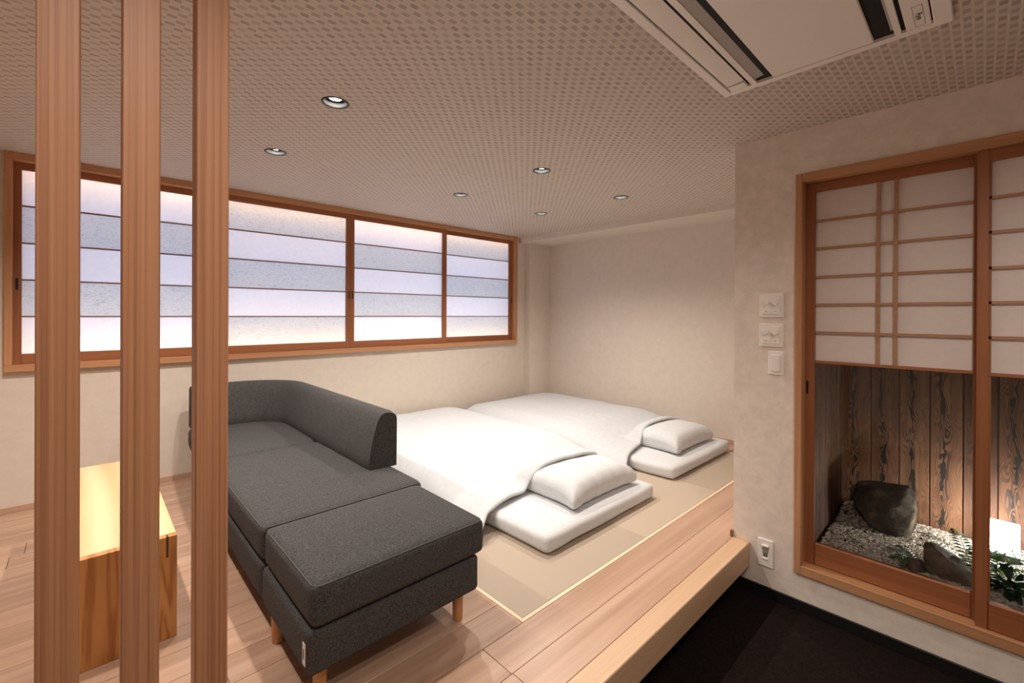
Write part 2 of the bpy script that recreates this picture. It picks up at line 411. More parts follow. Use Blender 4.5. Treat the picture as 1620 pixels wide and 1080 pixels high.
def piece(name, mat, parent, x0, x1, y0, y1, z0, z1, bev=0.0012):
    """a part whose own origin is its middle, so that its grain is its own"""
    c = Vector(((x0 + x1) / 2, (y0 + y1) / 2, (z0 + z1) / 2))
    o = MB().box(x0, x1, y0, y1, z0, z1, bev).build(name, mat, None, origin=c)
    o.parent = parent; o.location = c - WORLD[parent]; WORLD[o] = c
    return o
def empty(name, loc):
    o = bpy.data.objects.new(name, None); COL.objects.link(o); o.location = loc; o.empty_display_size = 0.05
    WORLD[o] = Vector(loc); return o
def tag(o, label, cat=None, group=None, kind=None):
    if label: o['label'] = label
    if cat: o['category'] = cat
    if group: o['group'] = group
    if kind: o['kind'] = kind
    return o
def structure(o, label, cat=None): return tag(o, label, cat, None, 'structure')
def shade_auto(o, deg=35):
    me = o.data
    bm = bmesh.new(); bm.from_mesh(me)
    for fc in bm.faces: fc.smooth = True
    for e in bm.edges:
        if len(e.link_faces) == 2 and e.calc_face_angle(0) > math.radians(deg): e.smooth = False
    bm.to_mesh(me); bm.free(); return o

# ------------------------------------------------------------------ room shell
XL, YB, XF, YW = -1.35, -1.25, 4.36, 4.0          # left wall, wall behind the camera, far wall, window wall
XP = 2.545                                         # partition with the garden doors
ZE = -0.255                                        # sunken entrance floor
# ceiling with round holes for the downlights
R_HOLE = 0.052
mb = MB()
xs = sorted([XL] + [q for lx in (-0.084, 0.787, 2.126, 3.06) for q in (lx - 0.09, lx + 0.09)] + [3.9])
ys = sorted([YB] + [q for ly in (1.97, 2.27, 2.84) for q in (ly - 0.09, ly + 0.09)] + [YW])
for i in range(len(xs) - 1):
    for j in range(len(ys) - 1):
        xa, xb, ya, yb = xs[i], xs[i + 1], ys[j], ys[j + 1]
        hole = [(lx, ly) for lx, ly in LIGHTS if xa < lx < xb and ya < ly < yb]
        if not hole:
            mb.poly([(xa, ya, cz(ya)), (xb, ya, cz(ya)), (xb, yb, cz(yb)), (xa, yb, cz(yb))]); continue
        lx, ly = hole[0]; n = 32; mxx, myy = (xa + xb) / 2, (ya + yb) / 2; inner = []; outer = []
        for k in range(n):
            a = 2 * math.pi * (k + 0.5) / n; cx_, sy_ = math.cos(a), math.sin(a); s = 0.09 / max(abs(cx_), abs(sy_))
            inner.append((lx + R_HOLE * cx_, ly + R_HOLE * sy_)); outer.append((mxx + s * cx_, myy + s * sy_))
        for k in range(n):
            k2 = (k + 1) % n
            q = [inner[k], inner[k2], outer[k2], outer[k]]
            mb.poly([(p[0], p[1], cz(p[1])) for p in q])
        for sgx, sgy, k in ((1, 1, 3), (-1, 1, 11), (-1, -1, 19), (1, -1, 27)):
            tri = [outer[k], (mxx + sgx * 0.09, myy + sgy * 0.09), outer[(k + 1) % n]]
            mb.poly([(p[0], p[1], cz(p[1])) for p in tri])
ceiling = mb.build('ceiling', ceil_m, None, origin=(0, 0, CEIL0))
structure(ceiling, 'ceiling papered in a brown and beige woven checker pattern', 'ceiling')
roof = MB().box(XL - 0.2, XF + 0.2, YB - 0.2, YW + 0.35, 2.40, 2.46)
roof = roof.build('roof', part_m); structure(roof, 'slab over the ceiling, out of sight', 'roof')
# bulkhead along the far wall
bk = MB().box(3.9, XF + 0.12, 0.93, YW, 2.087, 2.16, 0.0).build('trim_1', wall_m)
structure(bk, 'pale lowered ceiling strip along the far wall above the futons', 'trim')

# window wall with its opening
WX0, WX1, WZ0, WZ1 = -0.366, 3.847, 0.842, 2.152
mb = MB()
mb.box(XL - 0.1, XF + 0.12, YW, YW + 0.14, -0.3, WZ0 + 0.01)
mb.box(XL - 0.1, XF + 0.12, YW, YW + 0.14, WZ1 - 0.01, 2.40)
mb.box(XL - 0.1, WX0 + 0.01, YW, YW + 0.14, WZ0 + 0.01, WZ1 - 0.01)
mb.box(WX1 - 0.01, XF + 0.12, YW, YW + 0.14, WZ0 + 0.01, WZ1 - 0.01)
wall_window = mb.build('wall_window', wall_m, None, origin=(0, YW, 0)); structure(wall_window, 'cream papered wall holding the long paper window', 'wall')
wall_far = B('wall_far', wall_m, None, XF, XF + 0.12, 0.8, YW + 0.1, -0.3, 2.40, 0); structure(wall_far, 'cream papered far wall behind the right-hand futon', 'wall')
colm = MB().box(4.0, XF + 0.01, 3.895, YW + 0.01, -0.02, 2.09, 0.004).build('column', wall_m); structure(colm, 'cream papered corner column between window and far wall', 'column')
wall_left = B('wall_left', wall_m, None, XL - 0.12, XL, YB - 0.1, YW + 0.1, -0.5, 2.40, 0); structure(wall_left, 'plain side wall outside the view', 'wall')
wall_back = B('wall_back', part_m, None, XL - 0.12, 3.6, YB - 0.12, YB, -0.5, 2.40, 0); structure(wall_back, 'plain wall behind the camera', 'wall')

# partition with garden door opening
OY0, OY1, OZ0, OZ1 = -0.60, 0.617, -0.03, 1.855
mb = MB()
PT = 0.14
mb.box(XP, XP + PT, YB - 0.1, 0.93, -0.5, OZ0)
mb.box(XP, XP + PT, YB - 0.1, 0.93, OZ1, 2.40)
mb.box(XP, XP + PT, YB - 0.1, OY0, OZ0, OZ1)
mb.box(XP, XP + PT, OY1, 0.93, OZ0, OZ1)
wall_right = mb.build('wall_right', part_m, None, origin=(XP, 0, 0)); structure(wall_right, 'grey beige plastered wall holding the garden doors and switches', 'wall')
wall_block = MB().box(XP + PT, XF + 0.1, 0.75, 0.93, -0.5, 2.40).build('wall_return', wall_m); structure(wall_block, 'wall turning the corner behind the switches', 'wall')

# floors
floor = MB().box(XL, XF, 0.90, YW, -0.06, -0.016).build('floor', soil_m, None, origin=(0, 0, -0.016)); structure(floor, 'raised floor of pale boards around inset straw mats', 'floor')
TX0, TX1, TY0 = 1.243, 4.042, 1.245           # tatami field, wooden edging outside it
EDG = 0.016
row_w = 0.1465
y = 0.930; row = 0
while y < YW - 0.02:
    y1 = min(y + (0.1475 if row < 2 else row_w), YW)
    if row < 2:
        spans = [(XL, XF)]
    else:
        spans = [(XL, TX0 - EDG), (TX1 + EDG, XF)]
    if row == 1: y1 = TY0 - EDG
    for (xa, xb) in spans:
        x = xa
        first = 1.026 + (0 if row % 2 == 0 else 0) if row in (0, 1) and xa == XL else None
        cuts = []
        if first is not None:
            cuts = [first - 1.4, first, first + 2.6]
            if row == 0: cuts = [-0.8, 1.03, 3.4]
        else:
            q = xa - random.random() * 1.2 + 0.45
            while q < xb: cuts.append(q); q += 1.25 + random.random() * 0.4
        pts = [xa] + [q for q in cuts if xa + 0.12 < q < xb - 0.12] + [xb]
        for a, bb in zip(pts, pts[1:]):
            o = piece('floor_plank', plank_m, floor, a + 0.0008, bb - 0.0008, y + 0.0008, y1 - 0.0008, -0.016, 0.0, 0.0012)
    y = y1 if row != 1 else TY0 - EDG + 0.0
    row += 1
for (a, bb, c0, d0) in ((TX0 - EDG, TX1 + EDG, TY0 - EDG, TY0), (TX0 - EDG, TX0, TY0, YW), (TX1, TX1 + EDG, TY0, YW)):
    piece('mat_edging', border_m, floor, a, bb, c0, d0, -0.016, 0.002, 0.001)
mw = (TX1 - TX0) / 3
for i in range(3):
    for j in range(3):
        o = piece('tatami_mat', tatami_m, floor, TX0 + i * mw + 0.0008, TX0 + (i + 1) * mw - 0.0008, TY0 + j * mw + 0.0008, min(TY0 + (j + 1) * mw, YW) - 0.0008, -0.016, 0.001, 0.002)
        o.color = (1, 1, 1, (0.15, 0.85)[(i + j) % 2])  # alternate tones paint the differing sheen of the turned weave
ent = MB().box(XL, XP, YB, 1.0, ZE - 0.05, ZE).build('floor_entrance', carpet_m); structure(ent, 'sunken entrance floor under very dark brown carpet', 'floor')
kick = B('wall_step', base_black, None, XL, XP, 0.945, 0.99, ZE, -0.03, 0); structure(kick, 'black recessed riser under the wooden step beam', 'wall')
bb_ = B('baseboard_entrance', base_black, None, XP - 0.010, XP, YB, 0.945, ZE, ZE + 0.055, 0.002); structure(bb_, 'black skirting along the foot of the garden door wall', 'baseboard')
beam = B('trim_2', beam_m, None, XL, XP - 0.0005, 0.845, 0.9295, -0.124, 0.001, 0.003); structure(beam, 'thick pale wooden step beam edging the raised floor', 'trim')
bw = B('baseboard_window', skirt_m, None, XL, 4.0, YW - 0.010, YW, 0.0, 0.036, 0.002); structure(bw, 'slim wooden skirting below the paper window', 'baseboard')
bf = B('baseboard_far', skirt_m, None, XF - 0.010, XF, 0.93, 3.895, 0.0, 0.036, 0.002); structure(bf, 'slim wooden skirting along the far wall', 'baseboard')

# ------------------------------------------------------------------ paper window: frame, light box, four sliding screens
FW = 0.040
fr = empty('window_1', ((WX0 + WX1) / 2, 3.965, WZ0)); structure(fr, 'long wooden window frame under the ceiling', 'window')
piece('frame_head', frame_x, fr, WX0, WX1, 3.963, 4.12, WZ1 - 0.044, WZ1, 0.002)
piece('frame_sill', frame_x, fr, WX0, WX1, 3.963, 4.12, WZ0, WZ0 + 0.042, 0.002)
piece('frame_jamb', frame_z, fr, WX0, WX0 + 0.033, 3.9635, 4.12, WZ0 + 0.042, WZ1 - 0.044, 0.002)
piece('frame_jamb', frame_z, fr, WX1 - 0.036, WX1, 3.9635, 4.12, WZ0 + 0.042, WZ1 - 0.044, 0.002)
mb = MB()                                               # shallow light box behind the screens
mb.box(WX0 - 0.02, WX1 + 0.02, 4.30, 4.32, 0.78, 2.22)
piece('frosted_pane', sky_glass, fr, WX0, WX1, 4.28, 4.296, WZ0, WZ1, 0)
boxm = plain('light_box_white', (0.8, 0.8, 0.8), 0.8)
mb.box(WX0 - 0.02, WX1 + 0.02, 4.12, 4.32, 0.76, WZ0); mb.box(WX0 - 0.02, WX1 + 0.02, 4.12, 4.32, WZ1, 2.22)
mb.box(WX0 - 0.04, WX0, 4.12, 4.32, 0.78, 2.2); mb.box(WX1, WX1 + 0.04, 4.12, 4.32, 0.78, 2.2)
mb.build('light_box', boxm, fr)
piece('light_strip', strip_m, fr, WX0 + 0.05, WX1 - 0.05, 4.09, 4.11, WZ0 + 0.046, WZ0 + 0.058, 0)
piece('light_strip', strip_m, fr, WX0 + 0.05, WX1 - 0.05, 4.09, 4.10, WZ1 - 0.060, WZ1 - 0.050, 0)
BZ = [2.066, 1.847, 1.621, 1.397, 1.173, 0.945]
def screen(x0, x1, y, fibre_first, label, sl, sr, pull):
    """one sliding paper screen: stiles, rails, four thin bars, five bands of paper"""
    t = empty('shoji_screen', ((x0 + x1) / 2, y, WZ0 + 0.042)); tag(t, label, 'sliding screen', 'paper window screens')
    d0, d1 = y - 0.012, y + 0.012
    zb, zt = WZ0 + 0.0425, WZ1 - 0.0445
    piece('stile', door_z, t, x0, x0 + sl, d0, d1, zb, zt); piece('stile', door_z, t, x1 - sr, x1, d0, d1, zb, zt)
    piece('rail', door_x, t, x0 + sl, x1 - sr, d0 + 0.001, d1, zb, BZ[5]); piece('rail', door_x, t, x0 + sl, x1 - sr, d0 + 0.001, d1, BZ[0], zt)
    for q in BZ[1:5]: piece('lattice_bar', kumiko_m, t, x0 + sl, x1 - sr, y - 0.008, y + 0.004, q - 0.0045, q + 0.0045, 0)
    for k in range(5):
        fm = (k % 2 == 0) == fibre_first
        piece('fibre_paper' if fm else 'plain_paper', paper_f if fm else paper_w, t, x0 + sl - 0.004, x1 - sr + 0.004, y + 0.005, y + 0.0065, BZ[k + 1], BZ[k], 0)
    for px in pull: piece('finger_pull', base_black, t, px - 0.006, px + 0.006, d0 - 0.0015, d0 + 0.004, 1.335, 1.405, 0.001)
    return t
screen(-0.333, 0.730, 4.032, False, 'paper screen behind the wooden posts, at the end of the window away from the futons', 0.034, 0.04, [-0.318])
screen(0.690, 1.7355, 3.997, True, 'paper screen above the sofa, its top band of fibre-flecked paper', 0.034, 0.037, [1.7235])
screen(1.7365, 2.802, 3.997, False, 'paper screen right of the middle meeting stiles, with a plain top band', 0.037, 0.052, [1.7545])
screen(2.760, 3.811, 4.032, True, 'smallest-looking paper screen, nearest the corner column', 0.045, 0.054, [3.795])

# ------------------------------------------------------------------ garden doors
fr = empty('door_frame', (XP, 0, OZ0)); structure(fr, 'pale wooden frame around the garden doors', 'door frame')
FX0, FX1 = XP - 0.014, XP + 0.13
piece('frame_jamb', frame_z, fr, FX0, FX1, 0.611, 0.641, -0.07, 1.893, 0.002)
piece('frame_jamb', frame_z, fr, FX0, FX1, -0.641, -0.611, -0.07, 1.893, 0.002)
piece('frame_head', frame_y, fr, FX0, FX1, -0.611, 0.611, 1.851, 1.893, 0.002)
piece('frame_sill', frame_y, fr, FX0, FX1, -0.611, 0.611, -0.07, -0.026, 0.002)
DZ = [1.800, 1.663, 1.5275, 1.388, 1.252, 1.1155, 0.978]
def door(name, label, y0, y1, x, sl0, sl1, bars, rail_top):
    """y1 is the edge further from the camera's right; sl1 its stile"""
    t = empty(name, (x, (y0 + y1) / 2, -0.026)); structure(t, label, 'sliding door')
    d0, d1 = x - 0.015, x + 0.015
    piece('stile', door_z, t, d0, d1, y1 - sl1, y1, -0.026, 1.85); piece('stile', door_z, t, d0, d1, y0, y0 + sl0, -0.026, 1.85)
    ya, yb = y0 + sl0, y1 - sl1
    piece('top_rail', door_y, t, d0, d1, ya, yb, DZ[0] + 0.006, 1.85); piece('bottom_rail', door_y, t, d0 + 0.001, d1, ya, yb, -0.026, rail_top, 0.006)
    piece('middle_rail', door_y, t, d0 + 0.004, d1 - 0.004, ya, yb, DZ[6] - 0.013, DZ[6], 0.001)
    for q in DZ[1:6]: piece('lattice_bar', kumiko_l, t, d0 + 0.007, d0 + 0.018, ya, yb, q - 0.0055, q + 0.0055, 0)
    for q in bars: piece('lattice_bar', kumiko_l, t, d0 + 0.006, d0 + 0.018, q - 0.0065, q + 0.0065, DZ[6], DZ[0] + 0.006, 0)
    cuts = [ya] + sorted(bars) + [yb]
    for a, bb in zip(cuts, cuts[1:]):
        for k in range(6): piece('paper_pane', paper_d, t, d0 + 0.0185, d0 + 0.020, a, bb, DZ[k + 1], DZ[k] + 0.006, 0)
    piece('glass_pane', glass_m, t, d0 + 0.010, d0 + 0.014, ya, yb, rail_top, DZ[6] - 0.013, 0)
    return t
d1_ = door('door_1', 'sliding door nearer the switches, paper lattice over clear garden glass', 0.006, 0.616, XP + 0.060, 0.022, 0.046, [0.3285, 0.268], 0.083)
piece('finger_pull', base_black, d1_, XP + 0.0435, XP + 0.050, 0.595, 0.605, 0.812, 0.876, 0.001)
door('door_2', 'sliding door cut off by the frame edge, its stile overlapping the other door', -0.595, 0.0185, XP + 0.020, 0.046, 0.033, [-0.285, -0.225], 0.083)
d2 = [o for o in COL.objects if o.name == 'door_2'][0]
piece('inner_bead', door_z, d2, XP + 0.012, XP + 0.030, -0.0215, -0.0145, 0.083, 1.806, 0)

# ------------------------------------------------------------------ garden niche
NX0, NX1, NY0, NY1 = XP + PT, 3.38, -0.75, 0.592
wg = MB().box(NX1 + 0.02, NX1 + 0.05, NY0, 0.75, -0.3, 2.4); wg.box(NX0, NX1 + 0.02, NY1 + 0.02, 0.75, -0.3, 2.4); wg.box(NX0, NX1 + 0.05, NY0 - 0.05, NY0, -0.3, 2.4)
wg.box(NX0, NX1 + 0.05, NY0, 0.75, 1.95, 2.0)
wg = wg.build('wall_garden', soil_m, None, origin=(NX1, 0, 0)); structure(wg, 'wall of knotty dark-grained cedar boards behind the garden', 'wall')
edges = [0.60, 0.4585, 0.3303, 0.2015, 0.0715, -0.0553, -0.185, -0.315, -0.445, -0.575, -0.705]
for a, bb in zip(edges, edges[1:]):
    piece('plank', cedar_m, wg, NX1 - 0.002 - random.random() * 0.003, NX1 + 0.02, bb + 0.002, a - 0.002, -0.05, 1.95, 0.002)
for k in range(5):
    xa = NX1 - 0.004 - k * 0.13
    piece('plank', cedar_m, wg, xa - 0.126, xa, NY1, NY1 + 0.018, -0.05, 1.95, 0.002)
soil = MB()
def gz(x, y): return 0.030 + 0.016 * noise.noise((x * 4, y * 4, 3.1)) + 0.05 * math.exp(-((x - 3.28) ** 2 + (y - 0.48) ** 2) / 0.02)
soil.grid(lambda u_, v_: (NX0 + u_ * (NX1 - NX0), NY0 + v_ * (NY1 - NY0), gz(NX0 + u_ * (NX1 - NX0), NY0 + v_ * (NY1 - NY0)) - 0.004), 24, 40)
so = soil.build('ground_garden', soil_m, None, smooth=True, origin=(NX0, 0, 0)); structure(so, 'dark soil bed of the small indoor garden', 'ground')
ico = bmesh.new(); bmesh.ops.create_icosphere(ico, subdivisions=1, radius=1.0)
iv = [v.co.copy() for v in ico.verts]; ifc = [[v.index for v in fc.verts] for fc in ico.faces]; ico.free()
verts, faces = [], []
rg = random.Random(3)
for k in range(9000):
    x = rg.uniform(NX0 + 0.015, NX1 - 0.022); y = rg.uniform(-0.32, NY1 - 0.02)
    s = rg.uniform(0.0045, 0.0095)
    rot = Matrix.Rotation(rg.uniform(0, 6.28), 3, 'Z') @ Matrix.Rotation(rg.uniform(-0.6, 0.6), 3, 'X')
    base_i = len(verts); sc3 = (s * rg.uniform(0.8, 1.5), s * rg.uniform(0.6, 1.0), s * rg.uniform(0.5, 0.8))
    c = Vector((x, y, gz(x, y) + s * 0.35))
    for q in iv:
        p = rot @ Vector((q.x * sc3[0], q.y * sc3[1], q.z * sc3[2])); verts.append(c + p * rg.uniform(0.85, 1.15))
    faces += [[base_i + i for i in fc] for fc in ifc]
me = bpy.data.meshes.new('gravel'); me.from_pydata(verts, [], faces); me.materials.append(gravel_m)
gr = bpy.data.objects.new('gravel', me); COL.objects.link(gr); tag(gr, 'pale chippings covering the garden bed behind the glass', 'gravel', None, 'stuff')

def rock(name, pts, mat, label, amp, seed, cuts=3, smooth_it=2):
    bm = bmesh.new()
    vs = [bm.verts.new(p) for p in pts]
    res = bmesh.ops.convex_hull(bm, input=vs)
    bmesh.ops.delete(bm, geom=[g for g in res['geom_interior'] if isinstance(g, bmesh.types.BMVert)], context='VERTS')
    bmesh.ops.triangulate(bm, faces=bm.faces[:])
    for _ in range(cuts):
        bmesh.ops.subdivide_edges(bm, edges=bm.edges[:], cuts=1, use_grid_fill=True)
        bmesh.ops.triangulate(bm, faces=bm.faces[:])
    for _ in range(smooth_it): bmesh.ops.smooth_vert(bm, verts=bm.verts[:], factor=0.5, use_axis_x=True, use_axis_y=True, use_axis_z=True)
    bm.normal_update()
    for v in bm.verts:
        n1 = noise.noise(v.co * 11 + Vector((seed, 0, 0))) + 0.5 * noise.noise(v.co * 27 + Vector((0, seed, 0))) + 0.25 * noise.noise(v.co * 60)
        v.co += v.normal * n1 * amp
    mb = MB(); mb.bm.free(); mb.bm = bm
    o = mb.build(name, mat, None, smooth=True); shade_auto(o, 28); tag(o, label, 'rock', 'garden rocks'); return o
rock('boulder', [(3.06, 0.475, 0.15), (3.08, 0.495, 0.20), (3.20, 0.51, 0.23), (3.26, 0.50, 0.04), (3.08, 0.47, 0.245), (3.24, 0.475, 0.262), (3.06, 0.40, 0.262), (3.24, 0.40, 0.268), (3.08, 0.28, 0.285), (3.24, 0.275, 0.28), (3.10, 0.235, 0.24), (3.26, 0.235, 0.24),
                 (3.11, 0.245, 0.16), (3.14, 0.265, 0.02), (3.27, 0.245, 0.02), (3.10, 0.30, 0.02), (3.22, 0.44, 0.02), (3.07, 0.43, 0.08), (3.12, 0.40, 0.02), (3.05, 0.36, 0.16)], rock_dark, 'large dark boulder with a broad flat top on the gravel', 0.012, 1.3)
rock('slab_rock', [(2.76, 0.185, 0.0), (2.74, 0.183, 0.145), (2.80, 0.182, 0.155), (2.76, 0.150, 0.160), (2.82, 0.145, 0.162), (2.74, 0.10, 0.13), (2.84, 0.09, 0.13), (2.74, 0.02, 0.04), (2.84, 0.0, 0.05), (2.74, 0.0, 0.0), (2.86, -0.01, 0.0), (2.85, 0.17, 0.0), (2.72, 0.10, 0.0)],
     rock_tan, 'brown slanting slab of rock with a peaked end, close to the glass', 0.007, 4.2)
rock('small_rock', [(2.74, 0.245, 0.0), (2.74, 0.245, 0.06), (2.75, 0.23, 0.082), (2.75, 0.19, 0.08), (2.74, 0.178, 0.05), (2.74, 0.18, 0.0), (2.82, 0.24, 0.06), (2.82, 0.19, 0.07), (2.84, 0.21, 0.0), (2.70, 0.21, 0.03)],
     rock_tan, 'small blunt rock beside the peaked brown slab', 0.005, 8.0, 2)

def frond(t, base, direction, length, rise, droop, mat, n=14, wid=0.05):
    mb = MB(); bm = mb.bm
    base = Vector(base); dr = Vector((direction[0], direction[1], 0)).normalized(); sd = Vector((-dr.y, dr.x, 0))
    def pt(s): return base + dr * (length * s * (1 - 0.12 * s)) + Vector((0, 0, rise * s - droop * s * s))
    prev = None
    for k in range(n + 1):
        s = k / n; p = pt(s)
        if prev is not None:
            w_ = 0.0016
            bm.faces.new([bm.verts.new(q) for q in (prev - sd * w_, prev + sd * w_, p + sd * w_, p - sd * w_)])
        prev = p
        if k < 2: continue
        lw = wid * math.sin(math.pi * min(1, 0.16 + 0.84 * s)) ** 0.8 + 0.006
        fwd = (pt(min(1, s + 0.02)) - pt(s - 0.02)).normalized(); hw = length / n * 0.42
        for sg in (-1, 1):
            a = p; tip = p + sd * sg * lw + fwd * lw * 0.45 - Vector((0, 0, lw * 0.25)); mid = (a + tip) / 2 + Vector((0, 0, lw * 0.08))
            bm.faces.new([bm.verts.new(q) for q in (a, mid + fwd * hw, tip, mid - fwd * hw)])
    return mb.build('frond', mat, t)
def fern(name, label, loc, nfr, length, mat, angles, wid=0.045, rise=(0.10, 0.22)):
    t = empty(name, loc); tag(t, label, 'plant', 'garden ferns'); rr = random.Random(int(loc[1] * 1000) + 5)
    for a in angles:
        frond(t, loc, (math.cos(a), math.sin(a)), length * rr.uniform(0.8, 1.15), rr.uniform(*rise), rr.uniform(0.08, 0.16), mat, 15, wid)
    return t
PI = math.pi
fern('fern_plant', 'bright green fern in front of the glowing garden lamp', (2.95, -0.050, 0.03), 9, 0.15, fern_l, [k * 2 * PI / 10 + 0.3 for k in range(10)], 0.036, (0.14, 0.24))
fern('fern_plant', 'dark green fern arching behind the brown slab rock', (2.93, 0.030, 0.03), 8, 0.20, fern_m, [0.4, 1.1, 1.6, 2.0, 2.6, 3.3, 4.1, 4.8, 5.6], 0.034, (0.16, 0.30))
fern('fern_plant', 'dark low fern trailing beside the small blunt rock', (2.83, 0.205, 0.03), 5, 0.14, fern_m, [1.0, 1.5, 2.0, 2.7, 3.6, 4.4], 0.020, (0.10, 0.20))
t = empty('leafy_plant', (2.80, -0.10, 0.02)); tag(t, 'dark broad-leaved plant low against the second glass door', 'plant')
rr = random.Random(11)
for k in range(34):
    a = rr.uniform(0, 2 * PI); el = rr.uniform(0.3, 1.0); L = rr.uniform(0.09, 0.145); wd = rr.uniform(0.014, 0.024)
    dr = Vector((math.cos(a) * 0.6, math.sin(a), 0)); b0 = Vector((2.80, -0.10 + rr.uniform(-0.06, 0.06), 0.02)); up = Vector((0, 0, 1)); sd = Vector((-dr.y, dr.x, 0)).normalized()
    mb = MB()
    def lf(u_, v_, b0=b0, dr=dr, sd=sd, L=L, wd=wd, el=el):
        s = u_; w_ = wd * math.sin(PI * max(0.0, (s - 0.3) / 0.7)) ** 0.8 if s > 0.3 else 0.0015
        p = b0 + dr * L * (s ** 1.5) * 0.8 + Vector((0, 0, L * (1.2 * el + 0.3) * s - 0.10 * s * s * s))
        return p + sd * w_ * (v_ * 2 - 1) + Vector((0, 0, 0.3 * w_ * abs(v_ * 2 - 1)))
    mb.grid(lf, 10, 4); mb.build('leaf', hosta_m, t, smooth=True)
t = empty('garden_lamp', (3.17, -0.06, 0.03)); tag(t, 'glowing white box lamp on the gravel by the cedar boards', 'lamp')
B('lamp_base', ring_m, t, 3.14, 3.20, -0.124, 0.000, 0.03, 0.072, 0.003)
B('lamp_face', glow_m, t, 3.145, 3.195, -0.122, -0.002, 0.072, 0.215, 0.004)

# ------------------------------------------------------------------ wooden posts standing on the beam
PY0, PY1 = 0.866, 0.907
for (xa, xb), lab in (((-0.0525, -0.0093), 'reddish cedar post in front of the paper window end, the first of three'),
                      ((0.0345, 0.0790), 'middle cedar post of three, crossing the low wooden table'),
                      ((0.1240, 0.1690), 'cedar post crossing the left end of the grey sofa, third of three')):
    o = MB().box(xa, xb, PY0, PY1, 0.0015, cz(PY0) - 0.001, 0.0016).build('wooden_post', post_m); tag(o, lab, 'post', 'cedar posts on the step beam')

# ------------------------------------------------------------------ low table
TX, TYa, TYb, TH = -0.095, 2.058, 3.287, 0.376
t = empty('low_table', ((TX + 0.239) / 2, TYa, 0)); tag(t, 'honey-coloured low wooden bench table behind the posts', 'table')
piece('table_top', table_top_m, t, TX, 0.239, TYa + 0.0305, TYb, TH - 0.030, TH, 0.0008)
piece('end_panel', table_end_m, t, TX, 0.239, TYa, TYa + 0.030, 0.001, TH, 0.0008)
piece('end_panel', table_end_m, t, TX, 0.239, TYb - 0.030, TYb, 0.001, TH - 0.0305, 0.0015)
spl = plain('walnut_spline', (0.07, 0.028, 0.012), 0.5)
piece('joint_key', spl, t, 0.207, 0.214, TYa - 0.0006, TYa + 0.02, TH - 0.075, TH + 0.0006, 0)

# ------------------------------------------------------------------ ottoman and corner sofa
SX0, SX1 = 0.470, 1.118
def legs(t, spots, z1=0.13, r0=0.019, r1=0.022):
    for x, y in spots: shade_auto(MB().tube((x, y, 0.0005), (x, y, z1), r0, r1, 24).build('leg', leg_m, t))
def piping(t, x0, x1, y0, y1, z, name='piping'):
    """thin seam line around the top edge of a cushion"""
    rr_ = 0.028; pts = []; x0 += 0.0065; x1 -= 0.0065; y0 += 0.0065; y1 -= 0.0065; z -= 0.0025
    for cx_, cy_, a0 in ((x1 - rr_, y1 - rr_, 0), (x0 + rr_, y1 - rr_, 90), (x0 + rr_, y0 + rr_, 180), (x1 - rr_, y0 + rr_, 270)):
        for k in range(7):
            a = math.radians(a0 + k * 15); pts.append((cx_ + rr_ * math.cos(a), cy_ + rr_ * math.sin(a), math.cos(a), math.sin(a)))
    mb = MB(); n = len(pts); rings = []
    for px, py, ca, sa in pts:
        rings.append([mb.bm.verts.new((px + ca * 0.0016 * math.cos(q), py + sa * 0.0016 * math.cos(q), z + 0.0016 * math.sin(q))) for q in (0, 1.571, 3.142, 4.712)])
    for k in range(n):
        a, bb = rings[k], rings[(k + 1) % n]
        for q in range(4): mb.bm.faces.new((a[q], a[(q + 1) % 4], bb[(q + 1) % 4], bb[q]))
    return mb.build(name, seam_m, t, smooth=True)
t = empty('ottoman', (0.80, 1.60, 0)); tag(t, 'square charcoal fabric ottoman pushed against the sofa front', 'ottoman')
OYa, OYb = 1.362, 1.852
MB().soft(SX0, SX1, OYa, OYb, 0.116, 0.254, 0.018, 0.0, 12, 0.004).build('base', sofa_m, t, smooth=True)
cu_o = MB().soft(SX0 + 0.008, SX1 + 0.022, OYa - 0.010, OYb + 0.004, 0.258, 0.392, 0.026, 0.016, 14, 0.005).build('cushion', sofa_m, t, smooth=True)
piping(t, SX0 + 0.008, SX1 + 0.022, OYa - 0.010, OYb + 0.004, 0.388)
legs(t, [(0.527, 1.425), (1.058, 1.422), (0.504, 1.775), (1.058, 1.79)], 0.118)
tg = B('tag', tag_m, t, SX0 - 0.0035, SX0 - 0.0015, OYa + 0.018, OYa + 0.040, 0.150, 0.215, 0)
for k in range(7): B('tag_letter', ink_m, tg, SX0 - 0.0041, SX0 - 0.0034, OYa + 0.026, OYa + 0.033, 0.168 + k * 0.0045, 0.1712 + k * 0.0045, 0)

t = empty('corner_sofa', (0.85, 2.8, 0)); tag(t, 'charcoal fabric corner sofa with one curved wraparound back', 'sofa')
def taper(mb, y0_, k):
    for v in mb.bm.verts:
        if v.co.x < 0.8 and v.co.y > y0_: v.co.x += (v.co.y - y0_) * k * (0.8 - v.co.x) / (0.8 - SX0)
    return mb
taper(MB().soft(SX0, SX1 + 0.05, 1.862, 3.86, 0.116, 0.254, 0.018, 0.0, 16, 0.004), 2.9, 0.072).build('base', sofa_m, t, smooth=True)
MB().soft(SX0 + 0.002, SX1 + 0.055, 1.860, 2.906, 0.258, 0.392, 0.026, 0.014, 16, 0.004).build('seat_cushion', sofa_m, t, smooth=True)
taper(MB().soft(SX0 - 0.006, SX1 + 0.055, 2.919, 3.84, 0.258, 0.392, 0.034, 0.014, 16, 0.006), 2.95, 0.046).build('seat_cushion', sofa_m, t, smooth=True)
piping(t, SX0 + 0.002, SX1 + 0.055, 1.860, 2.906, 0.388)
legs(t, [(0.60, 1.97), (1.10, 1.97), (0.62, 3.76), (1.10, 3.76)], 0.118)
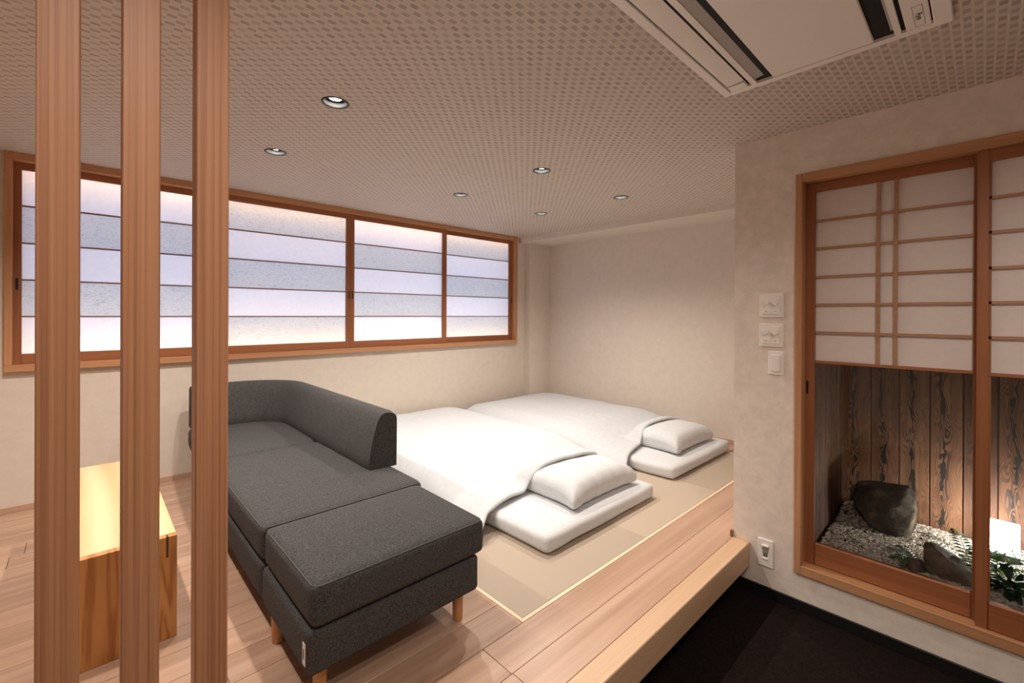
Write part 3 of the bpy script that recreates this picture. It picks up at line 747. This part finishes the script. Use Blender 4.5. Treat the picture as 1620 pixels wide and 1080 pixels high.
# back: a profile (depth from the outer face, height) swept round the corner
BP = [(0.0, 0.394), (0.0, 0.50), (0.0, 0.645), (0.003, 0.664), (0.012, 0.676), (0.045, 0.690), (0.078, 0.690), (0.098, 0.676), (0.115, 0.650), (0.132, 0.60), (0.150, 0.53), (0.162, 0.46), (0.166, 0.42), (0.158, 0.394)]
XO, YO, RC = 1.198, 3.875, 0.42
path = []
def put(p, nrm): path.append((Vector((p[0], p[1], 0)), Vector((nrm[0], nrm[1], 0))))
for k in range(22): put((XO, 2.150 + (YO - RC - 2.150) * k / 21), (-1, 0))
for k in range(1, 20):
    a = math.pi / 2 * k / 20; put((XO - RC + RC * math.cos(a), YO - RC + RC * math.sin(a)), (-math.cos(a), -math.sin(a)))
for k in range(12): put((XO - RC - (XO - RC - 0.515) * k / 11, YO), (0, -1))
mb = MB(); bm = mb.bm; rings = []
L_ = len(path)
for i, (p, nrm) in enumerate(path):
    ring = []
    for dep, zz in BP:
        q = p + nrm * dep
        e = min(i, L_ - 1 - i); inset = 0.010 * max(0, 1 - e / 1.0)
        cen_d, cen_z = 0.08, 0.53
        dep2 = dep + (cen_d - dep) * inset * 6; z2 = zz + (cen_z - zz) * inset * 6 if zz > 0.41 else zz
        q = p + nrm * dep2
        cr = max(0.0, 1 - abs(i - 31) / 9.0)
        wr = 0.010 * cr * math.sin(i * 1.9 + zz * 14) * (1 if dep > 0.09 else 0)
        q += nrm * (wr + 0.004 * noise.noise((q.x * 6, q.y * 6, zz * 6)))
        ring.append(bm.verts.new((q.x, q.y, z2)))
    rings.append(ring)
nB = len(BP)
for a, bb in zip(rings, rings[1:]):
    for k in range(nB): bm.faces.new((a[k], a[(k + 1) % nB], bb[(k + 1) % nB], bb[k]))
for ring in (rings[0], rings[-1]):
    c = sum((v.co for v in ring), Vector()) / nB; cvx = bm.verts.new(c)
    for k in range(nB): bm.faces.new((ring[k], ring[(k + 1) % nB], cvx))
bk_o = mb.build('backrest', sofa_m, t); shade_auto(bk_o, 45)

# ------------------------------------------------------------------ futons: mattress, pillow, duvet, each a thing of its own
def mattress(x0, x1, y0, y1, label):
    o = MB().soft(x0, x1, y0, y1, 0.001, 0.098, 0.034, 0.012, 20, 0.006, 0.005).build('futon_mattress', linen_m, None, smooth=True)
    tag(o, label, 'mattress', 'futon mattresses'); return o
M1 = (1.640, 2.695, 1.475, 3.45); M2 = (3.050, 4.110, 1.530, 3.45)
mattress(*M1, 'white futon mattress nearer the sofa, lying on straw mats')
mattress(*M2, 'white futon mattress nearer the far wall, lying on straw mats')
PH = 0.150
def pillow(cx_, cy_, a, bdep, label, seed):
    mb = MB(); bm = mb.bm; n = 26; zb = 0.104
    t_ = bmesh.new(); bmesh.ops.create_cube(t_, size=2.0)
    bmesh.ops.subdivide_edges(t_, edges=t_.edges[:], cuts=n, use_grid_fill=True)
    mp = {}; h = Vector((a, bdep, 0.075)); rad = 0.052
    for v in t_.verts:
        q = [math.copysign(1 - (1 - abs(k)) ** 1.6, k) for k in v.co]
        p = Vector((q[0] * h.x, q[1] * h.y, q[2] * h.z))
        core = Vector([max(-(h[i] - rad), min(h[i] - rad, p[i])) for i in range(3)])
        dv = p - core
        if dv.length > 1e-9: p = core + dv.normalized() * rad
        ux, uy = abs(p.x) / a, abs(p.y) / bdep
        crn = (ux * uy) ** 3
        zrel = p.z + 0.075
        edge = max(ux, uy) ** 4
        zrel *= 1 - 0.20 * edge - 0.42 * crn
        zrel += 0.012 * (1 - ux ** 2) * (1 - uy ** 2) * (p.z > 0)
        # sides drawn in at their middle, corners standing out
        p.x *= 0.945 + 0.12 * uy ** 4; p.y *= 0.93 + 0.13 * ux ** 4
        # gathers on the near side
        if p.y < 0:
            g = math.sin(p.x * 62 + seed * 3) * 0.0045 * (uy ** 2) * (1 - ux ** 4)
            zrel += g * (p.z > -0.02); p.y += g
        zrel += 0.004 * noise.noise((p.x * 9 + seed, p.y * 9, 0)) * (zrel > 0.02)
        mp[v] = bm.verts.new((cx_ + p.x, cy_ + p.y, zb + max(0.0, zrel)))
    for fc in t_.faces: bm.faces.new([mp[v] for v in fc.verts])
    t_.free()
    o = mb.build('pillow', linen_m, None, smooth=True); tag(o, label, 'pillow', 'futon pillows'); return o
P1 = (2.270, 1.785, 0.328, 0.240); P2 = (3.650, 1.838, 0.336, 0.215)
pillow(*P1, 'plump white pillow on the futon nearer the sofa', 0.7)
pillow(*P2, 'plump white pillow on the futon nearer the far wall', 2.9)
def sst(a, bb, x):
    t_ = max(0.0, min(1.0, (x - a) / (bb - a))); return t_ * t_ * (3 - 2 * t_)
def ease(d_, w_):
    q = max(0.0, min(1.0, d_ / w_)); return math.sqrt(max(0.0, 1 - (1 - q) ** 2))
def duvet(x0, x1, wl, wr, zl, zr, ztop, hem, yb, pl, label, seed):
    """puffy quilt: rounded at its sides and far end, its hem riding over the back of the pillow"""
    mb = MB(); nu, nv = 70, 60
    def hemy(x):
        for (xa, ya), (xb, yb_) in zip(hem, hem[1:]):
            if x <= xb: q = max(0, (x - xa) / (xb - xa)); return ya + (yb_ - ya) * q
        return hem[-1][1]
    def top(x, y, t_):
        l = ease(x - x0, wl); r_ = ease(x1 - x, wr)
        z = min(zl + (ztop - zl) * l, zr + (ztop - zr) * r_)
        k = z / ztop
        z -= (0.055 * (1 - ease(yb - y, 0.30))) * k
        # towards the hem the quilt is flat on the mattress except where the pillow lifts it
        hy_ = hemy(x); q = 1 - sst(0.0, 0.62, y - hy_)
        pu, pv = abs(x - pl[0]) / (pl[2] + 0.05), abs(y - pl[1]) / (pl[3] + 0.07)
        lift = 0.297 * (max(0.0, 1 - pu ** 3.2) ** 0.42) * (max(0.0, 1 - pv ** 4) ** 0.35)
        side_l = 0.045 + 0.105 * ease(x - x0, 0.34); side_r = 0.045 + 0.105 * ease(x1 - x, 0.30)
        zf = max(min(side_l, side_r), lift)
        z = z * (1 - q) + min(max(zf, 0.02), 0.297) * q
        z += 0.008 * noise.noise((x * 3.2 + seed, y * 3.2, 0)) + 0.004 * noise.noise((x * 9 + seed, y * 5, 2))
        return max(z, 0.030)
    def P(u_, v_):
        u2 = 0.5 - 0.5 * math.cos(math.pi * u_); u2 = 0.5 * u2 + 0.5 * u_
        x = x0 + (x1 - x0) * u2; hy_ = hemy(x); t_ = v_ ** 1.5; y = hy_ + (yb - hy_) * t_
        return x, y, t_
    def both(u_, v_, up):
        x, y, t_ = P(u_, v_); z = top(x, y, t_)
        dx = min(x - x0, x1 - x); dy = min(y - hemy(x), yb - y)
        rnd_ = ease(min(dx, dy), 0.026)
        th = 0.030 * rnd_
        zm = z - 0.015
        return Vector((x, y, max(0.006, zm + (0.5 if up else -0.5) * th)))
    for up in (True, False): mb.grid(lambda u_, v_, up=up: both(u_, v_, up), nu, nv)
    bmesh.ops.remove_doubles(mb.bm, verts=mb.bm.verts, dist=0.0003)
    o = mb.build('duvet', linen_m2, None, smooth=True); tag(o, label, 'duvet', 'futon duvets'); return o
duvet(1.46, 2.905, 0.40, 0.22, 0.03, 0.085, 0.245, [(1.46, 1.77), (1.585, 1.855), (1.80, 1.885), (1.93, 1.895), (2.15, 1.845), (2.45, 1.80), (2.62, 1.82), (2.905, 1.92)], 3.955, P1, 'white duvet on the futon nearer the sofa', 0.0)
duvet(2.90, 4.335, 0.24, 0.24, 0.085, 0.05, 0.235, [(2.90, 1.82), (3.03, 1.88), (3.41, 1.955), (3.65, 1.93), (3.80, 1.915), (4.07, 1.86), (4.335, 1.95)], 3.88, P2, 'white duvet on the futon nearer the far wall', 5.0)

# ------------------------------------------------------------------ switches, dimmers and socket on the plaster wall
def plate(name, label, cat, y0, y1, z0, z1):
    t = empty(name, (XP, (y0 + y1) / 2, z0)); tag(t, label, cat)
    B('cover_plate', white_m, t, XP - 0.008, XP, y0, y1, z0, z1, 0.003)
    return t
for lab, za, zb in (('white double dimmer plate, the upper of two on the wall', 1.189, 1.313), ('white double dimmer plate just above the rocker switch', 1.037, 1.157)):
    t = plate('dimmer_plate', lab, 'dimmer', 0.692, 0.805, za, zb); t['group'] = 'double dimmer plates'
    B('inset_panel', white_m, t, XP - 0.0105, XP - 0.007, 0.706, 0.791, za + 0.013, zb - 0.013, 0.001)
    for yc in (0.770, 0.727):
        zc = za + 0.077
        shade_auto(MB().tube((XP - 0.010, yc, zc), (XP - 0.026, yc, zc), 0.0150, 0.0135, 24).build('dial', white_m, t))
        bt = B('button', white_m, t, XP - 0.0135, XP - 0.010, yc - 0.018, yc + 0.018, za + 0.018, za + 0.043, 0.001)
        B('button_mark', ink_m, bt, XP - 0.0138, XP - 0.0134, yc - 0.004, yc + 0.004, za + 0.0295, za + 0.0315, 0)
t = plate('rocker_switch', 'single white rocker switch below the two dimmer plates', 'switch', 0.690, 0.762, 0.896, 1.016)
B('switch_surround', white_m, t, XP - 0.0105, XP - 0.007, 0.703, 0.749, 0.912, 1.000, 0.001)
mb = MB(); mb.box(XP - 0.016, XP - 0.010, 0.706, 0.728, 0.915, 0.997, 0.001); mb.build('rocker', ac_m, t)
B('switch_panel', white_m, t, XP - 0.0125, XP - 0.010, 0.7285, 0.747, 0.915, 0.997, 0.001)
t = plate('wall_socket', 'white floor-level socket plate with a plugged cap, beside the step beam', 'socket', 0.733, 0.806, -0.098, 0.043)
B('socket_hood', white_m, t, XP - 0.017, XP - 0.008, 0.752, 0.787, 0.004, 0.016, 0.003)
mb = MB()
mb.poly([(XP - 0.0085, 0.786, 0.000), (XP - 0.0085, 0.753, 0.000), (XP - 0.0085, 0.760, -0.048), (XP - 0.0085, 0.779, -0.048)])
mb.build('socket_recess_shade', plain('socket_shadow', (0.30, 0.28, 0.25), 0.6), t)  # flat grey patch painted as the shade below the socket hood
for yc in (0.765, 0.775): B('socket_slot', ink_m, t, XP - 0.0092, XP - 0.0082, yc - 0.0018, yc + 0.0018, -0.046, -0.026, 0)
B('socket_lip', white_m, t, XP - 0.014, XP - 0.008, 0.757, 0.782, -0.060, -0.050, 0.002)
B('trim_3', kumiko_m, None, 2.528, XP - 0.0005, 0.930, 0.942, 0.0, 0.035, 0.001); structure(bpy.data.objects['trim_3'], 'tiny dark wood stop at the wall corner on the step', 'trim')

# ------------------------------------------------------------------ ceiling air conditioner
ZC = cz(0.4)
t = empty('ceiling_air_conditioner', (1.40, 0.41, ZC)); tag(t, 'white recessed air conditioner cassette in the ceiling', 'air conditioner')
AX0, AX1 = 0.70, 1.943
za, zb = ZC - 0.016, ZC - 0.004
mb = MB()
mb.box(AX0, AX1, 0.7195, 0.753, za, zb, 0.003); mb.box(AX0, AX1, 0.067, 0.1105, za, zb, 0.003)
mb.box(AX1 - 0.030, AX1, 0.108, 0.722, za + 0.0004, zb); mb.box(AX0, AX0 + 0.030, 0.108, 0.722, za + 0.0004, zb)
mb.box(AX0, AX1, 0.617, 0.637, za + 0.0002, zb); mb.box(AX0, AX1, 0.186, 0.202, za + 0.0002, zb)
mb.build('frame', ac_m, t)
B('gap_shade_sheet', black_m, t, AX0 + 0.01, AX1 - 0.01, 0.09, 0.74, zb - 0.001, zb + 0.001, 0)  # flat black sheet painting the shade inside the gaps
mb = MB(); mb.grid(lambda u_, v_: (AX0 + 0.03 + u_ * 1.135, 0.651 + v_ * 0.064, za + 0.002 + 0.006 * (1 - v_) ** 2 + 0.001), 1, 8); o = mb.build('louver', ac_m, t, smooth=True)
B('louver_end', ac_m, t, AX0 + 1.170, AX1 - 0.030, 0.651, 0.715, za + 0.001, zb, 0.001)
mb = MB(); mb.grid(lambda u_, v_: (AX0 + 0.03 + u_ * 1.150, 0.584 + v_ * 0.033, za + 0.010 - 0.007 * v_), 1, 4); mb.build('louver', ac_d, t, smooth=True)
B('centre_panel', ac_m, t, AX0 + 0.03, AX1 - 0.033, 0.2555, 0.560, za + 0.001, zb, 0.003)
mb = MB(); mb.grid(lambda u_, v_: (AX0 + 0.03 + u_ * 1.145, 0.203 + v_ * 0.006, za + 0.004), 1, 1); mb.build('louver', ac_d, t)
sp = B('sensor_panel', ac_m, t, 1.50, AX1 - 0.030, 0.1145, 0.174, za + 0.0008, zb, 0.002)
mb = MB()
for q in ((1.771, 1.7724, 0.127, 0.1515), (1.900, 1.9014, 0.127, 0.1515), (1.771, 1.9014, 0.127, 0.1282), (1.771, 1.9014, 0.1503, 0.1515)): mb.box(q[0], q[1], q[2], q[3], za + 0.0002, za + 0.0010)
mb.build('label_outline', plain('faint_line', (0.30, 0.24, 0.20), 0.6), sp)
cu = bpy.data.curves.new('label_lettering', 'FONT'); cu.body = 'Pure'; cu.size = 0.022; cu.align_x = 'CENTER'; cu.align_y = 'CENTER'; cu.extrude = 0.0001; cu.offset = 0.0004
tmp = bpy.data.objects.new('lettering', cu)
COL.objects.link(tmp); bpy.context.view_layer.update()
me = bpy.data.meshes.new_from_object(tmp); COL.objects.unlink(tmp); bpy.data.objects.remove(tmp)
me.materials.clear(); me.materials.append(ink_m)
o = bpy.data.objects.new('label_lettering', me); COL.objects.link(o); o.parent = sp
o.location = Vector((1.838, 0.139, za + 0.0004)) - WORLD[sp]; o.rotation_euler = (math.pi, 0, 0)

t.scale = (0.981, 0.981, 1.0); t.location = (1.40 * 0.981, 0.41 * 0.981, ZC)

# ------------------------------------------------------------------ downlights
lab = ['round downlight hidden behind the first post, over the low table', 'round downlight hidden behind the first post, over the far end of the low table',
       'brightest, nearest round downlight in the ceiling', 'lit round downlight nearest the posts, above the window end', 'lit round downlight in the middle of the ceiling',
       'grey-looking round downlight in front of the two right-hand window screens', 'grey-looking round downlight nearest the far wall and partition', 'grey-looking round downlight nearest the corner column']
for k, (lx, ly) in enumerate(LIGHTS):
        z0 = cz(ly)
        t = empty('downlight', (lx, ly, z0)); tag(t, lab[k], 'downlight', 'round ceiling downlights')
        rg_ = MB().lathe(lx, ly, [(0.048, z0 + 0.002), (0.049, z0 - 0.003), (0.054, z0 - 0.004), (0.058, z0 - 0.002), (0.0585, z0 + 0.0005)]).build('rim', ring_m, t, smooth=True)
        MB().lathe(lx, ly, [(0.0485, z0 - 0.001), (0.046, z0 + 0.03), (0.043, z0 + 0.036), (0.029, z0 + 0.037), (0.029, z0 + 0.0197), (0.0275, z0 + 0.0197)]).build('reflector', grey_m, t, smooth=True)
        MB().lathe(lx, ly, [(0.0275, z0 + 0.0200), (0.018, z0 + 0.0192), (0.004, z0 + 0.0188)], close=True).build('lens', lens_m, t, smooth=True)
